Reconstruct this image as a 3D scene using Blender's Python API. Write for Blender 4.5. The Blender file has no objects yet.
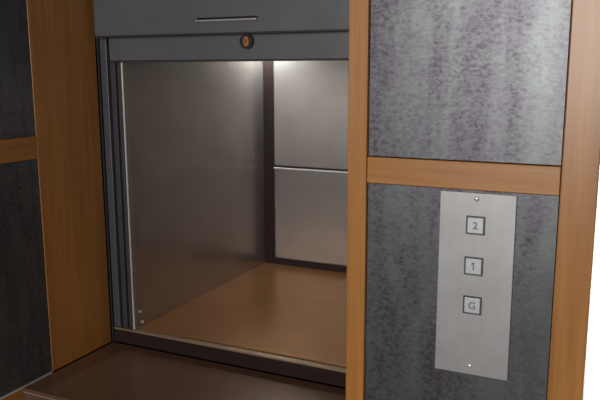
import bpy, bmesh, math
from mathutils import Vector, Matrix

scene = bpy.context.scene
C = scene.collection
PI = math.pi

# ------------------------------------------------------------------ materials
def new_mat(name):
    m = bpy.data.materials.new(name)
    m.use_nodes = True
    nt = m.node_tree
    return m, nt, nt.nodes['Principled BSDF']

def node(nt, kind, **kw):
    n = nt.nodes.new(kind)
    for k, v in kw.items():
        setattr(n, k, v)
    return n

def ramp(nt, src, stops):
    r = node(nt, 'ShaderNodeValToRGB')
    el = r.color_ramp.elements
    while len(el) < len(stops):
        el.new(0.5)
    for e, (p, c) in zip(el, stops):
        e.position = p
        e.color = (*c, 1)
    nt.links.new(src, r.inputs['Fac'])
    return r.outputs['Color']

def coords(nt, scale, offset=(0, 0, 0)):
    tc = node(nt, 'ShaderNodeTexCoord')
    mp = node(nt, 'ShaderNodeMapping')
    mp.inputs['Scale'].default_value = scale
    mp.inputs['Location'].default_value = offset
    nt.links.new(tc.outputs['Object'], mp.inputs['Vector'])
    return mp.outputs['Vector']

def noise(nt, vec, scale, detail=4, rough=0.55, dist=0.0):
    n = node(nt, 'ShaderNodeTexNoise')
    n.inputs['Scale'].default_value = scale
    n.inputs['Detail'].default_value = detail
    n.inputs['Roughness'].default_value = rough
    n.inputs['Distortion'].default_value = dist
    nt.links.new(vec, n.inputs['Vector'])
    return n.outputs['Fac']

def mix(nt, fac, a, b, blend='MIX'):
    m = node(nt, 'ShaderNodeMix', data_type='RGBA', blend_type=blend)
    if isinstance(fac, float):
        m.inputs[0].default_value = fac
    else:
        nt.links.new(fac, m.inputs[0])
    for sock, v in ((m.inputs[6], a), (m.inputs[7], b)):
        if isinstance(v, tuple):
            sock.default_value = (*v, 1)
        else:
            nt.links.new(v, sock)
    return m.outputs[2]

def bump(nt, p, height, strength, dist=0.001):
    b = node(nt, 'ShaderNodeBump')
    b.inputs['Strength'].default_value = strength
    b.inputs['Distance'].default_value = dist
    nt.links.new(height, b.inputs['Height'])
    nt.links.new(b.outputs['Normal'], p.inputs['Normal'])

def wood(name, axis, dark, mid, light, rough=0.36):
    m, nt, p = new_mat(name)
    s = {'X': (2.2, 60, 60), 'Y': (60, 2.2, 60), 'Z': (60, 60, 2.2)}[axis]
    fine = noise(nt, coords(nt, s), 2.0, 6, 0.6, 0.6)
    s2 = tuple(v * 0.22 for v in s)
    broad = noise(nt, coords(nt, s2, (3.1, 1.7, 0.4)), 2.0, 3, 0.5, 0.8)
    a = ramp(nt, fine, [(0.28, dark), (0.5, mid), (0.75, light)])
    b = ramp(nt, broad, [(0.3, (0.80, 0.78, 0.76)), (0.7, (1.1, 1.1, 1.1))])
    nt.links.new(mix(nt, 1.0, a, b, 'MULTIPLY'), p.inputs['Base Color'])
    p.inputs['Roughness'].default_value = rough
    p.inputs['Coat Weight'].default_value = 0.35
    p.inputs['Coat Roughness'].default_value = 0.25
    bump(nt, p, fine, 0.12)
    return m

WD, WM, WL = (0.46, 0.180, 0.038), (0.53, 0.225, 0.050), (0.59, 0.268, 0.068)
M = {}
M['wood_z'] = wood('cherry_wood_upright', 'Z', WD, WM, WL)
M['wood_x'] = wood('cherry_wood_crosswise', 'X', WD, WM, WL)
M['wood_y'] = wood('cherry_wood_lengthwise', 'Y', WD, WM, WL)

def mottled(name, off):
    m, nt, p = new_mat(name)
    streak = noise(nt, coords(nt, (14, 14, 2.0), off), 2.0, 3, 0.5, 0.5)
    spot = noise(nt, coords(nt, (70, 70, 110), off), 2.0, 6, 0.70, 0.4)
    cloud = noise(nt, coords(nt, (8, 8, 6), off), 2.0, 4, 0.6, 0.3)
    ad = node(nt, 'ShaderNodeMath', operation='MULTIPLY_ADD')
    nt.links.new(spot, ad.inputs[0])
    ad.inputs[1].default_value = 0.58
    ad2 = node(nt, 'ShaderNodeMath', operation='MULTIPLY')
    nt.links.new(streak, ad2.inputs[0])
    ad2.inputs[1].default_value = 0.42
    nt.links.new(ad2.outputs[0], ad.inputs[2])
    a = ramp(nt, ad.outputs[0], [(0.375, (0.082, 0.071, 0.086)), (0.465, (0.143, 0.138, 0.149)), (0.575, (0.178, 0.192, 0.186))])
    b = ramp(nt, cloud, [(0.32, (0.86, 0.80, 0.88)), (0.66, (1.04, 1.07, 1.04))])
    c = mix(nt, 1.0, a, b, 'MULTIPLY')
    nt.links.new(c, p.inputs['Base Color'])
    p.inputs['Metallic'].default_value = 0.70
    r = node(nt, 'ShaderNodeMapRange')
    r.inputs['From Min'].default_value = 0.3
    r.inputs['From Max'].default_value = 0.7
    r.inputs['To Min'].default_value = 0.42
    r.inputs['To Max'].default_value = 0.37
    nt.links.new(streak, r.inputs['Value'])
    nt.links.new(r.outputs['Result'], p.inputs['Roughness'])
    bump(nt, p, spot, 0.06)
    return m
M['panel'] = mottled('patinated_zinc_laminate', (0.37, 0.2, 0.61))

def metal(name, col, rough, axis='Z', var=0.10, metallic=1.0, bumpy=0.04, spec=0.5):
    m, nt, p = new_mat(name)
    s = {'X': (3, 220, 220), 'Y': (220, 3, 220), 'Z': (220, 220, 3)}[axis]
    br = noise(nt, coords(nt, s), 2.0, 4, 0.6)
    bl = noise(nt, coords(nt, (9, 9, 9)), 1.5, 4, 0.6)
    lo = tuple(c * (1 - var) for c in col)
    hi = tuple(min(1, c * (1 + var)) for c in col)
    a = ramp(nt, br, [(0.3, lo), (0.7, hi)])
    b = ramp(nt, bl, [(0.3, (0.88, 0.87, 0.86)), (0.7, (1.05, 1.05, 1.05))])
    nt.links.new(mix(nt, 1.0, a, b, 'MULTIPLY'), p.inputs['Base Color'])
    p.inputs['Metallic'].default_value = metallic
    p.inputs['Roughness'].default_value = rough
    if bumpy:
        bump(nt, p, br, bumpy)
    p.inputs['Specular IOR Level'].default_value = spec
    return m
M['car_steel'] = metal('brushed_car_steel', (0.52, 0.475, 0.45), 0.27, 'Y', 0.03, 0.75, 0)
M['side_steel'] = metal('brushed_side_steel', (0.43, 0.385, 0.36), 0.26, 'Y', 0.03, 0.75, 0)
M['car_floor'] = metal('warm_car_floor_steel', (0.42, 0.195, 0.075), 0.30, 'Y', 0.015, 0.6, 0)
M['door_steel'] = metal('grey_door_steel', (0.122, 0.126, 0.132), 0.48, 'X', 0.03, 0.3, 0.01)
M['frame_steel'] = metal('dark_frame_steel', (0.10, 0.10, 0.115), 0.45, 'Z', 0.05, 0.4)
M['channel'] = metal('grey_guide_channel', (0.060, 0.056, 0.060), 0.5, 'Z', 0.06, 0.2)
M['lip_and_highlight'] = metal('pale_lip_and_highlight', (0.42, 0.39, 0.38), 0.4, 'X', 0.04, 0.4)  # metal of the pull lip, also the painted highlight on the shelf edge
M['dark_gap'] = metal('dark_recess_steel', (0.030, 0.024, 0.026), 0.55, 'Z', 0.1, 0.2)
M['dark_trim'] = metal('dark_brown_trim', (0.022, 0.011, 0.012), 0.55, 'Z', 0.1, 0.0, 0.02, 0.25)
M['sill_face'] = metal('dark_sill_face', (0.026, 0.014, 0.013), 0.6, 'X', 0.1, 0.0, 0.02, 0.15)
M['sill_lip'] = metal('tan_sill_lip', (0.34, 0.24, 0.15), 0.4, 'X', 0.06, 0.5)
M['edge'] = metal('bright_edge_steel', (0.80, 0.78, 0.76), 0.35, 'Z', 0.04, 0.3)
M['shelf'] = metal('brown_shelf_steel', (0.185, 0.098, 0.060), 0.24, 'X', 0.06, 0.3, 0.01)
M['plate'] = metal('satin_plate_steel', (0.50, 0.49, 0.49), 0.45, 'Z', 0.03, 0.5, 0.01)
M['chrome'] = metal('screw_chrome', (0.92, 0.92, 0.92), 0.28, 'Z', 0.02, 0.5, 0)
M['bezel'] = metal('button_bezel', (0.13, 0.13, 0.14), 0.45, 'Z', 0.04, 0.4, 0)
M['cap'] = metal('button_cap', (0.74, 0.77, 0.76), 0.35, 'X', 0.03, 0.25, 0)
M['ink'] = metal('numeral_ink', (0.28, 0.30, 0.31), 0.6, 'X', 0.03, 0.0, 0)
M['hole'] = metal('speaker_hole', (0.43, 0.415, 0.43), 0.6, 'X', 0.03, 0.2, 0)
M['brass'] = metal('lock_brass', (0.42, 0.18, 0.07), 0.4, 'Z', 0.08, 0.7, 0)
M['white'] = metal('white_plaster', (0.88, 0.88, 0.88), 0.8, 'Z', 0.01, 0.0, 0)
M['tile'] = metal('grey_floor_tile', (0.12, 0.11, 0.10), 0.5, 'X', 0.05, 0.0, 0)

m, nt, p = new_mat('lamp_glow')
p.inputs['Base Color'].default_value = (0.9, 0.9, 0.9, 1)
p.inputs['Emission Color'].default_value = (0.90, 1.0, 0.97, 1)
p.inputs['Emission Strength'].default_value = 185
M['lamp'] = m

# ------------------------------------------------------------------ mesh helpers
def add_box(bm, x0, x1, y0, y1, z0, z1, bev=0.0, seg=2):
    r = bmesh.ops.create_cube(bm, size=1.0)
    vs = r['verts']
    for v in vs:
        v.co = Vector(((x0 + x1) / 2 + v.co.x * (x1 - x0),
                       (y0 + y1) / 2 + v.co.y * (y1 - y0),
                       (z0 + z1) / 2 + v.co.z * (z1 - z0)))
    if bev > 0:
        es = list({e for v in vs for e in v.link_edges})
        bmesh.ops.bevel(bm, geom=es, offset=bev, segments=seg, profile=0.5, affect='EDGES')
    return bm

def add_disc(bm, centre, radius, depth, axis='Y', seg=32, bev=0.0, r2=None):
    r = bmesh.ops.create_cone(bm, cap_ends=True, segments=seg, radius1=radius,
                              radius2=radius if r2 is None else r2, depth=depth)
    vs = r['verts']
    if axis == 'Y':
        rot = Matrix.Rotation(PI / 2, 3, 'X')      # radius2 end faces -Y
    elif axis == 'X':
        rot = Matrix.Rotation(PI / 2, 3, 'Y')      # radius2 end faces +X
    else:
        rot = Matrix.Identity(3)
    for v in vs:
        v.co = rot @ v.co + Vector(centre)
    if bev:
        es = [e for e in {e for v in vs for e in v.link_edges} if len(e.link_faces) == 2 and
              e.calc_face_angle(0) > 0.8]
        bmesh.ops.bevel(bm, geom=es, offset=bev, segments=2, profile=0.5, affect='EDGES')
    return bm

def box(*a, **k):
    return add_box(bmesh.new(), *a, **k)

def obj(name, bm, mat, parent=None):
    """Link bm (in world coordinates) as one mesh; its origin goes to its own middle."""
    lo = Vector((min(v.co.x for v in bm.verts), min(v.co.y for v in bm.verts), min(v.co.z for v in bm.verts)))
    hi = Vector((max(v.co.x for v in bm.verts), max(v.co.y for v in bm.verts), max(v.co.z for v in bm.verts)))
    org = Vector(((lo.x + hi.x) / 2, (lo.y + hi.y) / 2, lo.z))
    for v in bm.verts:
        v.co -= org
    bmesh.ops.recalc_face_normals(bm, faces=bm.faces)
    me = bpy.data.meshes.new(name)
    bm.to_mesh(me)
    bm.free()
    me.materials.append(mat)
    o = bpy.data.objects.new(name, me)
    C.objects.link(o)
    o.location = org
    if parent:
        o.parent = parent
        q = parent
        while q:
            o.location = o.location - q.location
            q = q.parent
    return o

def tag(o, label, cat, group=None, kind=None):
    o['label'] = label
    o['category'] = cat
    if group:
        o['group'] = group
    if kind:
        o['kind'] = kind
    return o

def thing(name, label, cat, loc, group=None):
    o = bpy.data.objects.new(name, None)
    o.empty_display_size = 0.05
    C.objects.link(o)
    o.location = loc
    return tag(o, label, cat, group)

def struct(name, bm, mat, label, cat):
    return tag(obj(name, bm, mat), label, cat, kind='structure')

def text_bm(s, size, x, y, z, depth=0.0004):
    cu = bpy.data.curves.new('numeral', 'FONT')
    cu.body = s
    cu.size = size
    cu.align_x = 'CENTER'
    cu.align_y = 'CENTER'
    cu.extrude = depth
    cu.offset = 0.0003
    o = bpy.data.objects.new('numeral', cu)
    C.objects.link(o)
    me = o.to_mesh(depsgraph=bpy.context.evaluated_depsgraph_get())
    bm = bmesh.new()
    bm.from_mesh(me)
    o.to_mesh_clear()
    bpy.data.objects.remove(o)
    bpy.data.curves.remove(cu)
    rot = Matrix.Rotation(PI / 2, 3, 'X')
    cz = (min(v.co.y for v in bm.verts) + max(v.co.y for v in bm.verts)) / 2
    for v in bm.verts:
        v.co = rot @ Vector((v.co.x, v.co.y - cz, v.co.z)) + Vector((x, y, z))
    return bm

# ------------------------------------------------------------------ key dimensions (metres)
XL = -0.960          # wooden face of the left return wall
YF = 1.100           # plane of the dumbwaiter front
YW = 0.902           # plane of the right-hand panelling
ZS = 0.842           # serving shelf top
ZF = 0.876           # car floor
ZD = 1.414           # lower edge of the raised door
TOP = 2.40

# ------------------------------------------------------------------ the setting
struct('floor', box(-1.6, 2.6, -2.6, 2.6, -0.05, 0.0), M['tile'], 'grey tiled floor of the room below the panelling', 'floor')
struct('wall_left', box(XL - 0.10, XL - 0.016, 0.10, 1.90, 0.0, TOP), M['dark_trim'],
       'dark backing wall behind the left panels and post', 'wall')
struct('wall_front', box(XL - 0.016, -0.362, 1.02, 1.06, 0.0, 0.79), M['panel'],
       'mottled grey wall under the serving shelf', 'wall')
struct('wall_above', box(XL - 0.016, -0.362, 1.115, 1.16, 1.86, TOP), M['panel'],
       'mottled grey wall above the dumbwaiter doors', 'wall')
struct('wall_right', box(-0.330, -0.043, YW + 0.016, YW + 0.040, 0.0, TOP), M['dark_trim'],
       'backing board behind the right-hand grey panels', 'wall')
struct('wall_shaft', box(-0.390, -0.362, 1.075, 1.90, 0.0, TOP), M['white'],
       'right side wall of the dumbwaiter shaft', 'wall')
struct('wall_back', box(XL - 0.016, -0.392, 1.86, 1.90, 0.0, TOP), M['dark_trim'],
       'back wall of the dumbwaiter shaft', 'wall')
struct('wall_far', box(-0.50, 2.6, 2.45, 2.55, 0.0, 2.6), M['white'],
       'bright white wall showing beyond the right wooden stile', 'wall')

# wooden framing
struct('trim_1', box(XL - 0.016, XL, 0.930, YF - 0.006, ZS + 0.0015, TOP, 0.0005), M['wood_z'],
       'wide wooden post left of the dumbwaiter opening', 'trim')
struct('trim_2', box(XL - 0.016, XL, 0.10, 0.929, 1.2445, 1.2845, 0.001), M['wood_y'],
       'short wooden rail between the two dark left panels', 'trim')
struct('trim_3', box(XL - 0.016, XL, 0.10, 0.9290, 0.66, 0.8404, 0.0006), M['wood_y'],
       'wooden rail under the lower left panel, beside the shelf end', 'trim')
struct('trim_4', box(-0.3600, -0.3325, YW, 1.074, 0.0, TOP, 0.0012), M['wood_z'],
       'narrow wooden post right of the dumbwaiter opening', 'trim')
struct('trim_5', box(-0.3320, -0.0840, YW + 0.0015, YW + 0.016, 1.2467, 1.2823, 0.001), M['wood_x'],
       'wooden rail above the button plate', 'trim')
struct('trim_6', box(-0.0832, -0.0410, YW, YW + 0.040, 0.0, TOP, 0.0015), M['wood_z'],
       'wooden stile at the right edge of the panelling', 'trim')

# ------------------------------------------------------------------ inset laminate panels
def laminate_panel(label, bm):
    return tag(obj('laminate_panel', bm, M['panel']), label, 'panel', 'mottled grey wall panels')
laminate_panel('grey streaked metallic panel above the rail over the button plate',
           box(-0.3318, -0.0842, YW + 0.006, YW + 0.0158, 1.2830, TOP, 0.0006))
laminate_panel('purplish grey mottled panel carrying the button plate',
           box(-0.3318, -0.0842, YW + 0.006, YW + 0.0158, 0.02, 1.2460, 0.0006))
laminate_panel('near-black panel at far left above the short wooden rail',
           box(XL - 0.0158, XL - 0.0008, 0.10, 0.9298, 1.2850, TOP, 0.0006))
low = thing('laminate_panel', 'near-black panel at far left between wooden rail and serving shelf', 'panel',
            (XL - 0.010, 0.5, 0.849), 'mottled grey wall panels')
obj('panel_sheet', box(XL - 0.0158, XL - 0.0008, 0.10, 0.9298, 0.8442, 1.2440, 0.0006), M['panel'], low)
es = obj('edge_strip', box(XL - 0.0158, XL - 0.0002, 0.78, 0.9290, 0.8406, 0.8440, 0.0003), M['edge'], low)
es['label'] = 'pale thin strip along the bottom edge of the panel'

# ------------------------------------------------------------------ serving shelf
sh = thing('serving_shelf', 'brown metal serving shelf in front of the dumbwaiter opening', 'shelf', (-0.66, 0.98, 0.78))
obj('shelf_top', box(XL + 0.0003, -0.3612, 0.8555, YF - 0.001, 0.800, ZS, 0.003, 4), M['shelf'], sh)
obj('front_apron', box(XL + 0.001, -0.3612, 0.8620, 0.8770, 0.62, 0.7995, 0.001), M['shelf'], sh)

eb = obj('edge_highlight', box(XL + 0.004, -0.3620, 0.8538, 0.8554, 0.8352, 0.8370, 0.0005), M['lip_and_highlight'], sh)  # pale sliver painting in the highlight on the shelf's rounded front edge
eb['label'] = 'pale painted highlight along the front edge of the shelf'

# ------------------------------------------------------------------ dumbwaiter landing frame
fr = thing('dumbwaiter_hatch', 'grey metal dumbwaiter hatch with dark frame, sill and two raised sliding door leaves', 'hatch', (-0.66, 1.12, 0.80))
ZJ = 0.8750
obj('jamb', box(-0.9560, -0.9400, YF + 0.001, YF + 0.0154, ZJ, 1.84, 0.0012), M['frame_steel'], fr)
obj('jamb', box(-0.4100, -0.3925, YF + 0.001, YF + 0.0154, ZJ, 1.84, 0.0012), M['frame_steel'], fr)
g = box(-0.9399, -0.9066, YF + 0.0105, YF + 0.0154, ZJ, 1.84)
add_box(g, -0.9260, -0.9235, YF + 0.0035, YF + 0.0104, ZJ, 1.84, 0.0006)
obj('guide_channel', g, M['channel'], fr)
g = box(-0.4250, -0.4101, YF + 0.0105, YF + 0.0154, ZJ, 1.84)
add_box(g, -0.4190, -0.4165, YF + 0.0035, YF + 0.0104, ZJ, 1.84, 0.0006)
obj('guide_channel', g, M['channel'], fr)
obj('return_strip', box(-0.9064, -0.9045, YF + 0.0046, YF + 0.0154, ZJ, 1.84), M['car_steel'], fr)
et = obj('edge_trim', box(-0.9066, -0.9046, YF + 0.0012, YF + 0.0045, ZJ, 1.84, 0.0004), M['edge'], fr)
et['label'] = 'bright thin upright edge left of the car'
sl = obj('sill', box(-0.9560, -0.3925, YF - 0.0005, YF + 0.0152, 0.8430, 0.8704, 0.001), M['sill_face'], fr)
sl['label'] = 'dark brown sill face'
lp = obj('sill_lip', box(-0.9560, -0.3925, YF - 0.0015, YF + 0.0110, 0.8706, 0.8745, 0.001), M['sill_lip'], sl)
lp['label'] = 'tan metal lip along the top of the sill'
obj('gap_shade_strip', box(-0.9595, -0.9562, YF - 0.003, YF + 0.0150, 0.8430, 1.84), M['dark_gap'], fr)  # solid dark strip standing in for the shaded gap beside the post

# ------------------------------------------------------------------ telescopic doors, both slid up
bm = bmesh.new()
x0, x1, y0, y1, z0, z1 = -0.9470, -0.3640, YF - 0.020, YF - 0.004, 1.4616, 1.84
hx0, hx1, hz0, hz1 = -0.7165, -0.5955, 1.4835, 1.4875
add_box(bm, x0, hx0, y0, y1, z0, z1)
add_box(bm, hx1, x1, y0, y1, z0, z1)
add_box(bm, hx0, hx1, y0, y1, z0, hz0)
add_box(bm, hx0, hx1, y0, y1, hz1, z1)
bmesh.ops.remove_doubles(bm, verts=bm.verts, dist=1e-5)
ud = obj('door_leaf', bm, M['door_steel'], fr)
ud['label'] = 'upper grey door leaf with a slim pull slot'
obj('slot_recess', box(hx0, hx1, y0 + 0.010, y1 - 0.001, hz0, hz1), M['dark_gap'], ud)
b = box(hx0, hx1, y0 - 0.005, y0 - 0.0002, hz0 - 0.0035, hz0 + 0.0005, 0.0012)
pl = obj('pull_lip', b, M['lip_and_highlight'], ud)
pl['label'] = 'bright metal lip under the pull slot'
obj('bottom_fold', box(x0, x1, y0 - 0.0006, y1, 1.4586, 1.4614), M['dark_gap'], ud)

ld = obj('door_leaf', box(-0.9285, -0.4050, YF - 0.0036, YF + 0.0006, ZD + 0.002, 1.80, 0.0004), M['door_steel'], fr)
ld['label'] = 'lower grey door leaf with the round lock'
obj('bottom_edge', box(-0.9285, -0.4050, YF - 0.0042, YF + 0.0009, ZD - 0.0015, ZD + 0.0019), M['dark_gap'], ld)
bm = bmesh.new()
lk = (-0.6248, YF - 0.0116, 1.4460)
add_disc(bm, (lk[0], lk[1] + 0.0055, lk[2]), 0.0128, 0.005, 'Y', 40, 0.0012)
ring = obj('door_lock', bm, M['dark_gap'], ld)
ring['label'] = 'dark round lock rosette'
bm = bmesh.new()
add_disc(bm, (lk[0] + 0.0005, lk[1] + 0.0024, lk[2]), 0.0085, 0.003, 'Y', 32, 0.0008)
for v in bm.verts:
    v.co.x = lk[0] + (v.co.x - lk[0]) * 0.68
cyl = obj('lock_cylinder', bm, M['brass'], ld)
cyl['label'] = 'brass key cylinder'
obj('keyhole', box(lk[0] - 0.0007, lk[0] + 0.0007, lk[1] + 0.0004, lk[1] + 0.0010, lk[2] - 0.003, lk[2] + 0.004), M['dark_gap'], ld)

# ------------------------------------------------------------------ the car
CX0, CX1, CY0, CY1, CZ1 = -0.9050, -0.4250, YF + 0.0605, 1.665, 1.51
car = thing('dumbwaiter_car', 'open brushed steel dumbwaiter car standing empty behind the raised doors', 'dumbwaiter',
            (-0.68, 1.38, 0.85))
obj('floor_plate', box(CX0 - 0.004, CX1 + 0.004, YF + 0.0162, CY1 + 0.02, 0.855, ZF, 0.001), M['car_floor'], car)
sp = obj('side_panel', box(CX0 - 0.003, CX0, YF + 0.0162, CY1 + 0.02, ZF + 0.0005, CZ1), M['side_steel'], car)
b = bmesh.new()
for z in (0.884, 0.908):
    add_disc(b, (CX0 + 0.0018, YF + 0.028 - (z - 0.884) * 0.25, z), 0.0028, 0.0026, 'X', 16, 0.0006)
obj('rivet', b, M['chrome'], sp)
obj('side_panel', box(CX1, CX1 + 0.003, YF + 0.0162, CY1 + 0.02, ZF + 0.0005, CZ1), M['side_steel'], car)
obj('rear_panel', box(CX0 + 0.030, CX1 - 0.030, CY1 + 0.004, CY1 + 0.010, ZF + 0.018, 1.141), M['car_steel'], car)
obj('rear_panel', box(CX0 + 0.030, CX1 - 0.030, CY1 + 0.004, CY1 + 0.010, 1.1465, CZ1), M['car_steel'], car)
rl = obj('rear_rail', box(CX0 + 0.030, CX1 - 0.030, CY1 - 0.003, CY1 + 0.0035, 1.1385, 1.1420, 0.001), M['edge'], car)
rl['label'] = 'bright thin rail across the rear of the car'
obj('rail_groove', box(CX0 + 0.030, CX1 - 0.030, CY1 + 0.001, CY1 + 0.0038, 1.1421, 1.1475), M['dark_trim'], car)
cp = obj('corner_post', box(CX0 + 0.0005, CX0 + 0.0300, CY1 + 0.0005, CY1 + 0.014, ZF + 0.0005, CZ1), M['dark_trim'], car)
cp['label'] = 'dark brown upright strip in the rear corner'
obj('corner_post', box(CX1 - 0.0300, CX1 - 0.0005, CY1 + 0.0005, CY1 + 0.014, ZF + 0.0005, CZ1), M['dark_trim'], car)
sk = obj('rear_skirting', box(CX0 + 0.030, CX1 - 0.030, CY1 - 0.001, CY1 + 0.010, ZF + 0.0005, ZF + 0.0175), M['dark_trim'], car)
sk['label'] = 'dark skirting strip along the rear of the car floor'
obj('car_ceiling', box(CX0 - 0.003, CX1 + 0.003, YF + 0.0162, CY1 + 0.02, CZ1 + 0.0005, CZ1 + 0.012), M['car_steel'], car)
LX, LY = -0.866, 1.626
lamp = obj('ceiling_lamp', add_disc(bmesh.new(), (LX, LY, CZ1 - 0.010), 0.030, 0.020, 'Z', 32, 0.002), M['frame_steel'], car)
obj('lamp_lens', add_disc(bmesh.new(), (LX, LY, CZ1 - 0.023), 0.025, 0.006, 'Z', 32, 0.001), M['lamp'], lamp)

# ------------------------------------------------------------------ button plate
YP = YW + 0.006      # face of the panel it is screwed to
cpn = thing('control_panel', 'satin steel plate with three square call buttons on the grey panel', 'control panel', (-0.182, YP, 0.996))
obj('plate', box(-0.2305, -0.1335, YP - 0.0035, YP, 0.9965, 1.2430, 0.0008), M['plate'], cpn)
YQ = YP - 0.0035
for s, cx, cz in (('2', -0.1831, 1.2008), ('1', -0.1834, 1.1465), ('G', -0.1830, 1.0936)):
    bm = bmesh.new()
    w = 0.0122
    t = 0.0019
    add_box(bm, cx - w, cx - w + t, YQ - 0.0018, YQ, cz - w, cz + w, 0.0003, 1)
    add_box(bm, cx + w - t, cx + w, YQ - 0.0018, YQ, cz - w, cz + w, 0.0003, 1)
    add_box(bm, cx - w + t, cx + w - t, YQ - 0.0018, YQ, cz - w, cz - w + t, 0.0003, 1)
    add_box(bm, cx - w + t, cx + w - t, YQ - 0.0018, YQ, cz + w - t, cz + w, 0.0003, 1)
    bz = obj('call_button', bm, M['bezel'], cpn)
    bz['label'] = 'square call button marked ' + s
    k = w - t - 0.0001
    obj('button_cap', box(cx - k, cx + k, YQ - 0.0026, YQ - 0.0001, cz - k, cz + k, 0.0008), M['cap'], bz)
    if s == '1':
        nb = bmesh.new()
        add_box(nb, cx - 0.0008, cx + 0.0010, YQ - 0.0031, YQ - 0.0025, cz - 0.0050, cz + 0.0050)
        fl = bmesh.ops.create_cube(nb, size=1.0)['verts']
        rt_ = Matrix.Rotation(math.radians(-38), 3, 'Y')
        for v in fl:
            v.co = rt_ @ Vector((v.co.x * 0.0036, v.co.y * 0.0006, v.co.z * 0.0015)) + Vector((cx - 0.0012, YQ - 0.0028, cz + 0.0036))
        obj('numeral', nb, M['ink'], bz)
    else:
        obj('numeral', text_bm(s, 0.0135, cx, YQ - 0.0027, cz), M['ink'], bz)
for cx, cz in ((-0.1832, 1.2352), (-0.1832, 1.0085)):
    bm = bmesh.new()
    bmesh.ops.create_uvsphere(bm, u_segments=24, v_segments=12, radius=0.0036)
    for v in bm.verts:
        v.co = Vector((cx + v.co.x, YQ + min(v.co.y, 0.0) * 0.6, cz + v.co.z))
    bmesh.ops.remove_doubles(bm, verts=bm.verts, dist=1e-6)
    sc = obj('screw', bm, M['chrome'], cpn)
    obj('screw_slot', box(cx - 0.0018, cx + 0.0018, YQ - 0.0023, YQ - 0.0019, cz - 0.0003, cz + 0.0003), M['bezel'], sc)
bm = bmesh.new()
for i in range(4):
    for j in range(5):
        add_disc(bm, (-0.1905 + i * 0.0054, YQ - 0.0001, 1.0320 + j * 0.0058), 0.0011, 0.0004, 'Y', 12)
sg = obj('speaker_holes', bm, M['hole'], cpn)
sg['label'] = 'faint grid of small speaker holes'

# ------------------------------------------------------------------ light
w = bpy.data.worlds.new('room_air')
scene.world = w
w.use_nodes = True
bg = w.node_tree.nodes['Background']
bg.inputs['Color'].default_value = (0.86, 0.84, 1.0, 1)
bg.inputs['Strength'].default_value = 0.055

def area(name, loc, target, sx, sy, power, col, spread=180):
    d = bpy.data.lights.new(name, 'AREA')
    d.shape = 'RECTANGLE'
    d.size, d.size_y = sx, sy
    d.energy = power
    d.color = col
    d.spread = math.radians(spread)
    o = bpy.data.objects.new(name, d)
    C.objects.link(o)
    o.location = loc
    o.rotation_euler = (Vector(target) - Vector(loc)).to_track_quat('-Z', 'Y').to_euler()
    return o
area('room_window_light', (-0.29, -2.3, 1.75), (-0.3, 0.95, 1.35), 1.3, 1.2, 56, (1.0, 0.985, 0.96))
area('added_far_wall_light', (1.2, 1.35, 2.0), (0.0, 2.45, 1.0), 0.8, 0.8, 60, (1.0, 0.99, 0.97), 80)  # unseen area light added to brighten the white wall beyond the stile

# ------------------------------------------------------------------ camera
cd = bpy.data.cameras.new('camera')
cam = bpy.data.objects.new('camera', cd)
C.objects.link(cam)
cd.sensor_fit = 'HORIZONTAL'
cd.sensor_width = 36
cd.lens = 712.044 / 600 * 36
cd.clip_start = 0.02
yaw, pit, rol = 0.4469839, 0.1826489, 0.00337447
cy, sy, cp_, sp_ = math.cos(yaw), math.sin(yaw), math.cos(pit), math.sin(pit)
fw = Vector((-sy * cp_, cy * cp_, -sp_))
rt = Vector((cy, sy, 0))
dn = fw.cross(rt)
r2 = rt * math.cos(rol) + dn * math.sin(rol)
d2 = -rt * math.sin(rol) + dn * math.cos(rol)
cam.matrix_world = Matrix(((r2.x, -d2.x, -fw.x, 0), (r2.y, -d2.y, -fw.y, 0), (r2.z, -d2.z, -fw.z, 1.4), (0, 0, 0, 1)))
scene.camera = cam

scene.view_settings.view_transform = 'Standard'
scene.view_settings.look = 'None'
scene.view_settings.exposure = 0.0
scene.view_settings.gamma = 1.0
scene.view_settings.use_curve_mapping = False
